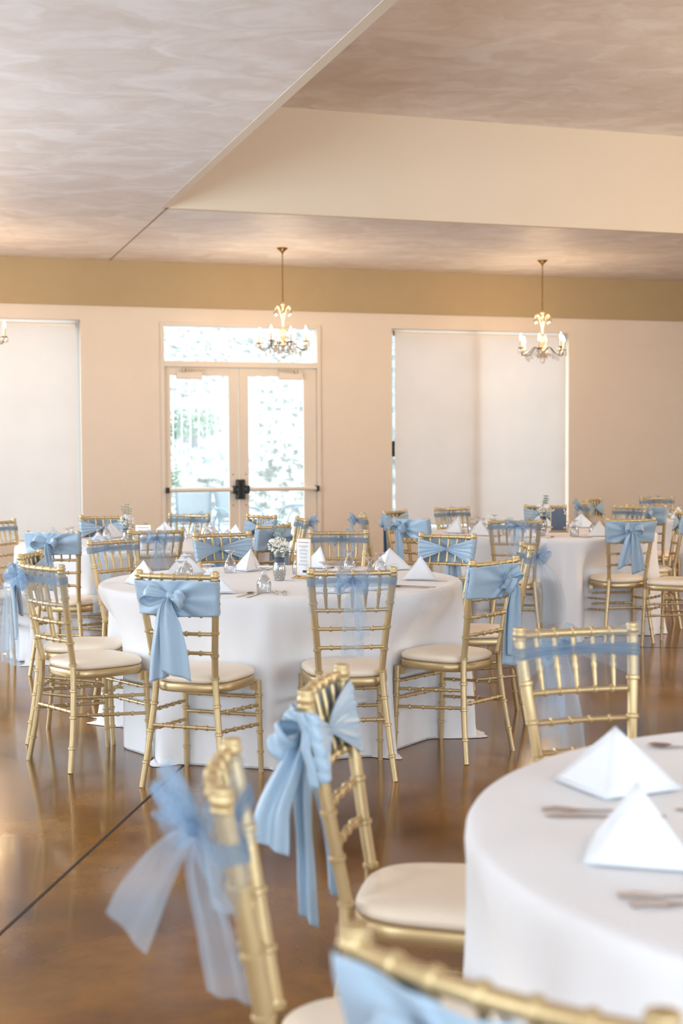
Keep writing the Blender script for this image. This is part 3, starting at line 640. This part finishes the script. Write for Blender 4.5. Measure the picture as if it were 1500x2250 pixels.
SP = {
 'A': dict(zc=.812, kx=-.05, H=.148, loops=[(-.10, .0), (.07, -.022)], tails=[(-.05, .02, .345, .085), (.04, .035, .325, .135)]),
 'C': dict(zc=.82, kx=.15, H=.15, loops=[(.05, .02), (-.03, -.03)], tails=[(.02, .02, .40, .13), (.035, .034, .36, .10)]),
 'B': dict(zc=.862, kx=-.05, loops=[(-.065, -.02), (.06, -.03)], tails=[(0, .02, .32, .10), (.045, .03, .24, .06)]),
 'I': dict(zc=.852, kx=-.35, loops=[(-.07, -.01), (.05, -.03)], tails=[(-.06, .05, .40, .16), (-.04, .08, .33, .13)]),
 'D': dict(zc=.845, kx=0., loops=[(-.06, .0), (.06, -.03)], tails=[([(.0, -.36, .78), (.0, -.40, .66), (.0, -.41, .50)], (.3, 1, .2), .12), ([(.04, -.33, .74), (.05, -.35, .62), (.05, -.36, .50)], (.5, 1, 0), .09)]),
 'K1': dict(zc=.845, kx=0., H=.14, loops=[(-.09, .0), (.06, -.01)], tails=[(.02, .02, .30, .08), (.03, .03, .26, .06)]),
 'M3': dict(zc=.845, kx=-.25, H=.14, loops=[(-.05, .01), (.04, -.02)], tails=[(.0, .02, .34, .13)]),
 'M7': dict(zc=.82, kx=-.1, H=.15, loops=[(-.05, .02), (.08, .0)], tails=[(-.06, .02, .26, .08), (.05, .03, .30, .10)]),
 'S1': dict(zc=.80, kx=.12, H=.16, loops=[(.08, -.02), (-.05, .0)],
            tails=[([(.10, -.31, .76), (.13, -.345, .66), (.14, -.35, .58)], (.1, 1, -.1), .085), ([(.05, -.30, .68), (.06, -.29, .52), (.06, -.285, .40)], (.2, 1, 0), .04), ([(.0, -.27, .66), (-.03, -.25, .52), (-.05, -.245, .42)], (.3, 1, 0), .05)]),
 'S2': dict(zc=.825, kx=.35, loops=[(.05, .06), (-.08, -.02)], tails=[([(.06, -.345, .795), (.06, -.385, .735), (.06, -.415, .67)], (.25, .62, -.78), .085), ([(.07, -.30, .76), (.09, -.275, .67), (.09, -.255, .575)], (.2, 1, .1), .07), ([(.05, -.29, .79), (.05, -.262, .74), (.04, -.25, .69)], (.2, 1, 0), .07)]),
 'S3': dict(zc=.815, kx=.0, H=.16, loops=[(-.10, .01), (.09, -.01)], tails=[(-.04, .03, .33, .10), (.04, .04, .35, .11)]),
 'P1': dict(zc=.85, kx=.08, loops=[(-.05, -.01), (.05, -.03)], tails=[(-.02, .02, .32, .12), (.04, .03, .27, .10)]),
 'N1': dict(zc=.85, loops=[(-.10, .04), (.10, .0)]),
}
for n_, (cid, (x, y, fa, kind, tb, desc)) in enumerate(CH.items()):
    c = chair0 if n_ == 0 else copy_tree(chair0)
    c.location = (x, y, 0); c.rotation_euler = (0, 0, math.radians(fa)-PI/2)
    c['label'] = 'gold chiavari chair %s' % desc; c['category'] = 'chair'
    sash(cid, kind, n_+1, **SP.get(cid, {}))

# ------------------------------------------------------------------ tableware
def make_napkin(wd=.125, ht=.12, dp=.17, rnd=0):
    # pyramid fold: two leaning faces meeting in a ridge, a slit in front, doubled hem layers underneath
    mb = MB(); A_ = np.array([0, -.012, ht]); Bk = np.array([0, dp*.55, .004]); Lc = np.array([-wd, -.03, .004]); Rc = np.array([wd, -.03, .004]); Fc = np.array([0, -.052, .004])
    def tri(P, Q, S_, n=8, bulge=.006):
        nr = np.cross(Q-P, S_-P); nr /= np.linalg.norm(nr); vs = []; ix = {}
        for i in range(n+1):
            for j in range(n+1-i):
                u, v = i/n, j/n; w_ = 1-u-v; p = P*w_+Q*u+S_*v + nr*bulge*27*u*v*w_*.6 + nr*bulge*.5*math.sin(9*u+4*v)*w_
                ix[i, j] = len(vs); vs.append(p)
        fs = []
        for i in range(n):
            for j in range(n-i):
                fs.append((ix[i, j], ix[i+1, j], ix[i, j+1]))
                if j < n-i-1: fs.append((ix[i+1, j], ix[i+1, j+1], ix[i, j+1]))
        mb.add(vs, fs)
    tri(A_, Lc, Bk); tri(A_, Bk, Rc); tri(A_, Fc+(.003, .004, 0), Lc, bulge=.006); tri(A_, Rc, Fc+(-.003, .002, 0), bulge=.006)
    for dz, e in ((.002, .006), (.007, .0)):
        o = len(mb.v); mb.add([Lc+(-e, 0, dz), Fc+(0, -.02-e, dz-.002), Rc+(e, 0, dz), Bk+(0, e, dz), (0, 0, dz+.003)], [(0, 1, 4), (1, 2, 4), (2, 3, 4), (3, 0, 4)])
    return mb.build('napkin', M['napkin'], solid=.0016)
def make_goblet():
    t = thing('goblet', 'x', 'glass')
    pr = [(.0300, .0), (.0325, .010), (.0345, .026), (.0335, .045), (.0270, .064), (.0180, .078), (.0110, .088), (.0085, .096), (.0075, .103), (.0095, .108), (.018, .113), (.0285, .1175), (.0300, .1195), (.0290, .1215), (.012, .122)]
    MB().lathe(pr, 24).build('bowl_and_foot', M['glass'], t) if False else None
    k = MB(); k.lathe(pr[:7], 24, cap=False); k.lathe([(.0285, .0005), (.031, .010), (.033, .026), (.032, .045), (.0255, .063), (.016, .076), (.004, .081)], 24, cap=False); k.build('bowl', M['glass'], t)
    k = MB(); k.lathe(pr[6:10], 16); k.build('stem', M['glass'], t)
    k = MB(); k.lathe(pr[9:], 24); k.build('foot', M['glass'], t)
    return t
def flat(mb, outline_pts, z0, th):
    n = len(outline_pts); mb.add([(x, y, z0) for x, y in outline_pts]+[(x, y, z0+th) for x, y in outline_pts], [tuple(range(n))[::-1], tuple(range(n, 2*n))]+[(i, (i+1) % n, n+(i+1) % n, n+i) for i in range(n)])
def make_fork():
    mb = MB(); flat(mb, [(-.005, -.09), (.005, -.09), (.0055, -.075), (.0028, -.01), (.003, .03), (.011, .05), (-.011, .05), (-.003, .03), (-.0028, -.01), (-.0055, -.075)], .0015, .0022)
    for q in range(4):
        x = -.0095+q*.0063; mb.tube([(x, .049, .0028), (x, .075, .005), (x, .10, .002)], .0016, 6)
    return mb.build('fork', M['steel'], smooth=False)
def make_knife():
    mb = MB(); flat(mb, [(-.005, -.10), (.005, -.10), (.006, -.08), (.004, .0), (.0095, .015), (.0095, .08), (.002, .112), (-.004, .10), (-.004, 0), (-.006, -.08)], .0012, .0025)
    return mb.build('knife', M['steel'], smooth=False)
def make_spoon():
    mb = MB(); flat(mb, [(-.005, -.09), (.005, -.09), (.0055, -.075), (.0028, -.01), (.003, .045), (-.003, .045), (-.0028, -.01), (-.0055, -.075)], .0015, .0022)
    G = np.zeros((9, 24, 3))
    for i in range(9):
        for j in range(24):
            a = 2*PI*j/23; r = i/8; G[i, j] = (.018*r*math.sin(a), .068+.026*r*math.cos(a), .0015+.006*r*r)
    mb.grid(G); return mb.build('spoon', M['steel'])
P0 = dict(napkin=make_napkin(), goblet=make_goblet(), fork=make_fork(), knife=make_knife(), spoon=make_spoon())
used = set()
def put(kind, x, y, z, rz, label, cat, group):
    p = P0[kind]
    o = p if kind not in used else copy_tree(p); used.add(kind)
    o.location = (x, y, z); o.rotation_euler = (0, 0, rz); tag(o, label, cat, group); return o
TN = {1: 'middle table', 2: 'right back table', 3: 'left back table', 5: 'far right table', 6: 'near table'}
def short(cid): return CH[cid][5]
def setting(cid, items, rn=.70, jitter=0.0):
    x, y, fa, _, tb, desc = CH[cid]; cx, cy, _r = TB[tb]; g = random.Random(cid)
    a = math.atan2(y-cy, x-cx); o = np.array([math.cos(a), math.sin(a)]); rt = np.array([-o[1], o[0]])   # rt: the sitter's right hand is -rt*-1
    rgt = np.array([-o[1], o[0]])  # facing inward (-o), the right hand side is +rotate
    f = -o; rgt = np.array([f[1], -f[0]]); z = TZ+.0005; rz = a+PI/2
    c = np.array([cx, cy])
    if 'n' in items:
        p = c+o*rn; put('napkin', p[0], p[1], z, rz+PI+g.uniform(-.5, .5), 'folded white pyramid napkin at the chair %s' % desc, 'napkin', 'pyramid napkins on %s' % TN[tb])
    if 'g' in items:
        p = c+o*(rn-.20)+rgt*.10; put('goblet', p[0], p[1], z, 0, 'upturned goblet serving the chair %s' % desc, 'glass', 'upturned goblets on %s' % TN[tb])
    if 'f' in items:
        for q, w_ in ((0, 'inner'), (1, 'outer')):
            p = c+o*(rn+.03)-rgt*(.185+.035*q); put('fork', p[0], p[1], z, rz, '%s fork at the chair %s' % (w_, desc), 'fork', 'forks on %s' % TN[tb])
    if 'k' in items:
        p = c+o*(rn+.03)+rgt*.175; put('knife', p[0], p[1], z, rz+.03, 'knife at the chair %s' % desc, 'knife', 'knives on %s' % TN[tb])
    if 's' in items:
        p = c+o*(rn+.03)+rgt*.215; put('spoon', p[0], p[1], z, rz-.04, 'spoon at the chair %s' % desc, 'spoon', 'spoons on %s' % TN[tb])
NAP = [('G', -.51, 7.56, 75), ('F', -.13, 7.72, 100), ('E', .26, 7.55, 160), ('D', .39, 6.98, 120), ('C', .17, 6.52, 60), ('B', -.03, 6.36, 10), ('H', -.84, 7.30, 30), ('I', -.97, 6.80, -40), ('A', -.60, 6.36, -15)]
for c_, x_, y_, r_ in NAP: put('napkin', x_, y_, TZ+.0005, math.radians(r_), 'folded white pyramid napkin at the chair %s' % CH[c_][5], 'napkin', 'pyramid napkins on middle table')
CUT = [('fork', 'B', -.305, 6.33, 8, 'left'), ('fork', 'B', -.265, 6.32, 4, 'right'), ('fork', 'F', -.04, 7.66, 190, 'left'), ('fork', 'F', .0, 7.66, 186, 'right'), ('fork', 'G', -.40, 7.66, 175, 'single'),
       ('spoon', 'A', -.44, 6.24, -18, 'single'), ('knife', 'A', -.40, 6.23, -12, 'single'), ('knife', 'C', .36, 6.60, 60, 'single'), ('spoon', 'C', .33, 6.55, 62, 'single'), ('knife', 'E', .42, 6.88, 250, 'single'), ('knife', 'F', .06, 7.66, 165, 'single')]
for k_, c_, x_, y_, r_, w_ in CUT: put(k_, x_, y_, TZ+.0005, math.radians(r_), '%s %s at the chair %s' % (w_, k_, CH[c_][5]) if w_ != 'single' else '%s at the chair %s' % (k_, CH[c_][5]), k_, {'fork': 'forks', 'knife': 'knives', 'spoon': 'spoons'}[k_]+' on middle table')
for cid in ('K1', 'K2', 'K3', 'K4', 'K5', 'K6', 'K7', 'K8'): setting(cid, 'ngk')
for cid in ('M1', 'M2', 'M3', 'M4', 'M5', 'M6', 'M7', 'M8'): setting(cid, 'ng'+('fs' if cid in ('M6', 'M7') else ''))
for cid in ('N1', 'N3'): setting(cid, 'ng')
GOB = [(-0.36, 6.35, 'front, nearest the camera'), (-0.60, 7.40, 'left of the flowers'), (-0.80, 7.08, 'at left, behind the front left chair'), (-0.79, 6.76, 'front left, near two others'),
       (-0.63, 6.50, 'lowest of the left group'), (0.04, 7.40, 'right of the menu card'), (0.20, 7.17, 'rear right, before a napkin'), (0.14, 6.83, 'right, partly behind another'), (-0.08, 6.60, 'behind the front right chair'), (-0.23, 7.32, 'right behind the menu card')]
for x, y, d in GOB: put('goblet', x, y, TZ+.0005, 0, 'upturned goblet on middle table, %s' % d, 'glass', 'upturned goblets on middle table')
for i_, x, y, d in ((2, 1.02, 10.80, 'left of the front left chair back'), (2, 1.50, 10.45, 'left of the framed sign'), (2, 1.80, 11.12, 'right behind the framed sign'), (2, 2.04, 11.10, 'far right, behind a napkin'), (2, 2.02, 10.62, 'near the front right chair'), (2, 1.76, 10.42, 'in front of the framed sign'),
                    (3, -1.74, 9.85, 'left of the posy'), (3, -1.93, 9.70, 'far left, over the satin bow chair'), (3, -1.05, 10.02, 'at the right end'), (5, 3.15, 13.35, 'left of a napkin'), (5, 3.22, 13.05, 'nearest the frame edge')):
    put('goblet', x, y, TZ+.0005, 0, 'upturned goblet on %s, %s' % (TN[i_], d), 'glass', 'upturned goblets on %s' % TN[i_])
# near table
put('napkin', .52, 2.62, TZ+.0005, math.radians(160), 'far of two large white napkins on the near table', 'napkin', 'pyramid napkins on near table')
put('napkin', .46, 2.18, TZ+.0005, math.radians(120), 'closer of two large white napkins on the near table', 'napkin', 'pyramid napkins on near table')

# flowers in vases
def bouquet(lab, x, y, seed, vlab, blab_extra=0, sprigs=3):
    v = thing('flower_vase', vlab, 'vase', (x, y, TZ+.0005)); g = random.Random(seed)
    k = MB(); k.lathe([(.024, 0), (.026, .004), (.032, .03), (.034, .055), (.029, .085), (.0235, .105), (.026, .125), (.031, .14)], 24, cap=False)
    k.lathe([(.001, .003), (.024, .004), (.030, .03), (.032, .055), (.027, .085), (.0215, .105), (.024, .125), (.030, .14)], 24, cap=False); k.build('vase_glass', M['glass'], v)
    k = MB(); k.lathe([(.0275, .092), (.0255, .1), (.0255, .112), (.028, .118)], 24, cap=False); k.build('ribbon', M['ribbon'], v)
    n = 0
    for zz in np.arange(.011, .062, .0105):
        for q in range(8):
            a = 2*PI*q/8+zz*40; r = .020+.004*math.sin(zz*40); k = MB(); k.ball((r*math.cos(a), r*math.sin(a), zz), .0068, 8); k.build('pearl', M['pearl'], v)
    b = thing('flower_bouquet', lab, 'flowers', (x, y, TZ+.06)); 
    for q in range(9):
        a = g.uniform(0, 2*PI); r = g.uniform(.01, .05); k = MB(); k.tube(cat_rom([(.006*math.cos(a+2), .006*math.sin(a+2), 0), (.012*math.cos(a), .012*math.sin(a), .06), (r*math.cos(a), r*math.sin(a), .115)], 8), .0013, 5); k.build('stem', M['stem'], b)
    for q in range(4):
        a = g.uniform(0, 6.28); c = np.array([.032*math.cos(a+q*1.6), .032*math.sin(a+q*1.6), .125+g.uniform(0, .02)]); k = MB()
        for lay in range(3):
            for p_ in range(5):
                aa = 2*PI*p_/5+lay*.6; rr = .006+lay*.005; k.ball(c+np.array([rr*math.cos(aa), rr*math.sin(aa), .006-lay*.003]), .009, 8, (1, 1, .8))
        k.build('rose', M['bloom'], b)
    k = MB()
    for q in range(230):
        a, e, r = g.uniform(0, 2*PI), g.uniform(-.35, 1.4), g.uniform(.03, .062); k.ball((r*math.cos(a)*math.cos(e), r*math.sin(a)*math.cos(e), .105+r*math.sin(e)*.9), g.uniform(.003, .0052), 6)
    o = k.build('baby_breath', M['bloom'], b); o['kind'] = 'stuff'
    for q in range(16):
        a, e = g.uniform(0, 2*PI), g.uniform(-.5, .9); d = np.array([math.cos(a)*math.cos(e), math.sin(a)*math.cos(e), math.sin(e)]); c = np.array([0, 0, .09])+d*.035; sd = np.cross(d, (0, 0, 1)); sd /= np.linalg.norm(sd)
        k = MB(); k.add([c, c+d*.018+sd*.008, c+d*.04, c+d*.018-sd*.008, c+d*.02+(0, 0, .003)], [(0, 1, 4), (1, 2, 4), (2, 3, 4), (3, 0, 4)]); k.build('leaf', M['leaf'], b, False)
    for q in range(sprigs):
        a = g.uniform(-.6, .9) if q else .5; tip = np.array([.05*math.sin(a), .01, .20+g.uniform(-.02, .03)]); k = MB(); pth = cat_rom([(0, 0, .08), tip*.6+(0, 0, .02), tip], 8); k.tube(pth, .0012, 5)
        for p in pth[3:]:
            for s_ in (-1, 1): k.ball(p+np.array([s_*.009, g.uniform(-.004, .004), .003]), .007, 6, (1, .5, .6))
        k.build('eucalyptus_sprig', M['sage'], b)
bouquet('white rose and baby breath posy on the middle table', -.315, 6.95, 3, 'pearl filled glass vase with navy ribbon, middle table')
bouquet('white posy on the left back table', -1.50, 9.62, 5, 'small glass vase on the left back table')
bouquet('leafy posy on the right back table by the framed sign', 1.62, 11.08, 9, 'small glass vase beside the framed sign', sprigs=7)
def sign(lab, x, y, rz, wd, ht, m, lines, base=True, nm='menu_stand', cat='menu card'):
    t = thing(nm, lab, cat, (x, y, TZ+.0005), rz)
    k = MB(); r = .0022
    k.tube([(-wd/2, 0, .012), (-wd/2, 0, ht)], r, 6); k.tube([(wd/2, 0, .012), (wd/2, 0, ht)], r, 6); k.tube([(-wd/2, 0, ht), (wd/2, 0, ht)], r, 6); k.tube([(-wd/2, 0, .014), (wd/2, 0, .014)], r, 6); k.build('wire_frame', M['goldf'], t)
    k = MB()
    for a, b in (((-wd*.6, -.03), (wd*.6, -.03)), ((wd*.6, -.03), (wd*.6, .03)), ((wd*.6, .03), (-wd*.6, .03)), ((-wd*.6, .03), (-wd*.6, -.03))): k.tube([(a[0], a[1], .004), (b[0], b[1], .004)], .0035, 6)
    for s_ in (-1, 1): k.tube([(s_*wd/2, -.03, .005), (s_*wd/2, 0, .014), (s_*wd/2, .03, .005)], .0025, 6)
    k.build('wire_base', M['goldf'], t)
    k = MB(); k.box((-wd/2+.002, -.0012, .016), (wd/2-.002, .0012, ht-.002)); c = k.build('card', m, t, False)
    g = random.Random(2)
    if lines:
        k = MB(); z = ht-.022
        k.box((-wd*.38, -.0016, z), (wd*.38, -.0012, z+.004)); z -= .016
        while z > .065:
            for q in range(3):
                L = wd*g.uniform(.18, .36); k.box((-L, -.0016, z), (L, -.0012, z+.0016)); z -= .0042
            z -= .006
        k.build('printed_lines', M['ink'], c, False)
        k = MB(); k.box((-.006, -.0016, .03), (.022, -.0012, .042)); k.build('printed_block', M['inkd'], c, False)
    return t
sign('tall white menu card in gold stand, middle table', -.195, 7.06, math.radians(-38), .094, .205, M['card'], True)
sign('small white menu card in gold stand, left back table', -1.36, 9.45, math.radians(-12), .108, .155, M['card'], True)
tt = sign('dark slate print in a gold frame, right back table', 1.72, 10.92, math.radians(-5), .122, .19, M['slate'], False, nm='framed_sign', cat='framed sign')
cd = [c for c in tt.children if c.name.startswith('card')][0]
k = MB(); g = random.Random(8)
for cx_, cz_ in ((-.048, .172), (-.035, .178), (.045, .175), (.052, .160), (.05, .145), (.046, .035), (-.05, .04)):
    for q in range(5): k.ball((cx_+g.uniform(-.006, .006), -.002, cz_+g.uniform(-.006, .006)), .0032, 6, (1, .3, 1))
k.build('printed_flowers', M['bloom'], cd)

# near table cutlery
def near_cut(kind, x, y, deg, lab): put(kind, x, y, TZ+.0005, math.radians(deg), lab, kind, '%s on near table' % {'fork': 'forks', 'knife': 'knives', 'spoon': 'spoons'}[kind])
near_cut('fork', .46, 2.46, 84, 'fork left of the napkins on the near table')
near_cut('knife', .47, 2.42, 88, 'knife between the two napkins on the near table')
near_cut('fork', .50, 1.98, 88, 'upper fork in front of the closer napkin, near table')
near_cut('fork', .51, 1.945, 92, 'lower fork in front of the closer napkin, near table')
near_cut('spoon', .76, 2.98, 80, 'spoon at the right frame edge, near table')
near_cut('knife', .71, 2.45, 85, 'knife at right frame edge behind napkin, near table')

# ------------------------------------------------------------------ chandeliers
def teardrop(mb, c, h=.03, r=.007):
    mb.lathe([(.0008, 0), (r*.35, -h*.25), (r*.85, -h*.6), (r, -h*.78), (r*.6, -h*.95), (.001, -h)], 8, c, cap=False)
def chandelier(lab, pos, nl, rad, rot, drop, seed, energy=36, crown=0):
    x, y = pos; t = thing('chandelier', lab, 'chandelier', (x, y, ZC), rot); g = random.Random(seed)
    def Z(z): return z-ZC
    k = MB(); k.lathe([(.062, 0), (.060, -.006), (.045, -.02), (.022, -.038), (.012, -.050), (.008, -.07)], 24); k.build('canopy', M['brass'], t)
    k = MB(); zt = -.07; zb = Z(3.09); n = int((zt-zb)/.034)
    for q in range(n):
        zc = zt-(q+.5)*(zt-zb)/n; a = (q % 2)*PI/2+.4; L = .022
        P = [(math.cos(a)*.0085*math.sin(f), math.sin(a)*.0085*math.sin(f), zc+L*math.cos(f)) for f in np.linspace(0, 2*PI, 11)]; k.tube(P, .0022, 5, close=True)
    k.tube([(.006*math.sin(z*30), .006*math.cos(z*23), z) for z in np.linspace(zt, zb, 30)], .0018, 5); k.build('chain', M['brass'], t)
    k = MB(); k.lathe([(.004, Z(3.09)), (.012, Z(3.075)), (.03, Z(3.06)), (.012, Z(3.05)), (.009, Z(2.98)), (.02, Z(2.95)), (.024, Z(2.92)), (.010, Z(2.89)), (.010, Z(2.83)), (.030, Z(2.80)), (.044, Z(2.75)), (.040, Z(2.70)), (.018, Z(2.655)), (.014, Z(2.63)), (.040, Z(2.615)), (.035, Z(2.60)), (.012, Z(2.575)), (.006, Z(2.54))], 16); k.build('centre_column', M['gcrys'], t)
    # crown of drooping arms and drops
    for q in range(6):
        a = 2*PI*q/6+.3; ca, sa = math.cos(a), math.sin(a); r1 = .10
        k = MB(); k.tube(cat_rom([(.012*ca, .012*sa, Z(2.90)), (.04*ca, .04*sa, Z(3.0)), (r1*.75*ca, r1*.75*sa, Z(3.04)), (r1*ca, r1*sa, Z(3.01))], 12), [.007]*6+[.012]*3+[.006]*3, 6); k.build('crown_arm', M['gcrys'], t)
        k = MB()
        for e in (0, 1): teardrop(k, ((r1-.012*e)*ca, (r1-.012*e)*sa, Z(3.01)-.01*e), .062, .017)
        k.build('crystal_drop', M['crystal'], t)
    for q in range(nl):
        a = 2*PI*q/nl; ca, sa = math.cos(a), math.sin(a); zz = Z(2.625)+(0.018 if q % 2 else 0)
        def p(r, z): return (r*ca, r*sa, z)
        k = MB(); k.tube(cat_rom([p(.02, Z(2.60)), p(rad*.35, Z(2.655)), p(rad*.62, Z(2.585)), p(rad*.9, Z(2.555)), p(rad, zz-.012)], 20), .0055, 6); arm = k.build('arm', M['brassd'], t)
        k = MB(); k.lathe([(.006, -.014), (.010, -.006), (.036, .0), (.038, .003), (.010, .004)], 16, p(rad, zz)); k.build('candle_pan', M['brassd'], arm)
        k = MB(); k.lathe([(.0115, 0), (.0115, .085), (.009, .088)], 12, p(rad, zz+.003)); k.build('candle_sleeve', M['candle'], arm)
        k = MB(); k.lathe([(.004, 0), (.012, .012), (.0155, .028), (.012, .048), (.005, .068), (.001, .084)], 12, p(rad, zz+.09)); k.build('bulb', M['bulb'], arm)
        k = MB()
        for e in range(5):
            b = a+e*2*PI/5; teardrop(k, (rad*ca+.032*math.cos(b), rad*sa+.032*math.sin(b), zz-.002), g.uniform(.045, .07), .0105)
        teardrop(k, p(rad*.55, Z(2.585)), .075, .013); teardrop(k, p(rad*.75, Z(2.555)), .07, .013)
        k.build('crystal_drop', M['crystal'], arm)
    k = MB()
    for q in range(10):
        b = q*2*PI/10; teardrop(k, (.10*math.cos(b), .10*math.sin(b), Z(2.60)), .06, .012); teardrop(k, (.055*math.cos(b+.3), .055*math.sin(b+.3), Z(2.575)), .06, .012)
    k.build('crystal_skirt', M['crystal'], t)
    k = MB(); k.tube([(0, 0, Z(2.54)), (0, 0, Z(2.50))], .002, 5); k.ball((0, 0, Z(2.478)), .022, 12); k.build('crystal_ball', M['crystal'], t)
    l = bpy.data.lights.new('chandelier_glow', 'POINT'); l.energy = energy; l.color = WARM; l.shadow_soft_size = .12
    o = bpy.data.objects.new('chandelier_glow', l); COL.objects.link(o); o.location = (x, y, 2.79)
chandelier('eight candle crystal chandelier hanging before the glass doors', (-.648, 15.6), 8, .285, .35, 0, 1)
chandelier('six candle crystal chandelier hanging before the wide shade', (2.431, 16.71), 6, .275, .25, 0, 2, crown=1)
chandelier('chandelier cut off by the left frame edge', (-3.785, 14.48), 6, .275, .0, 0, 3)
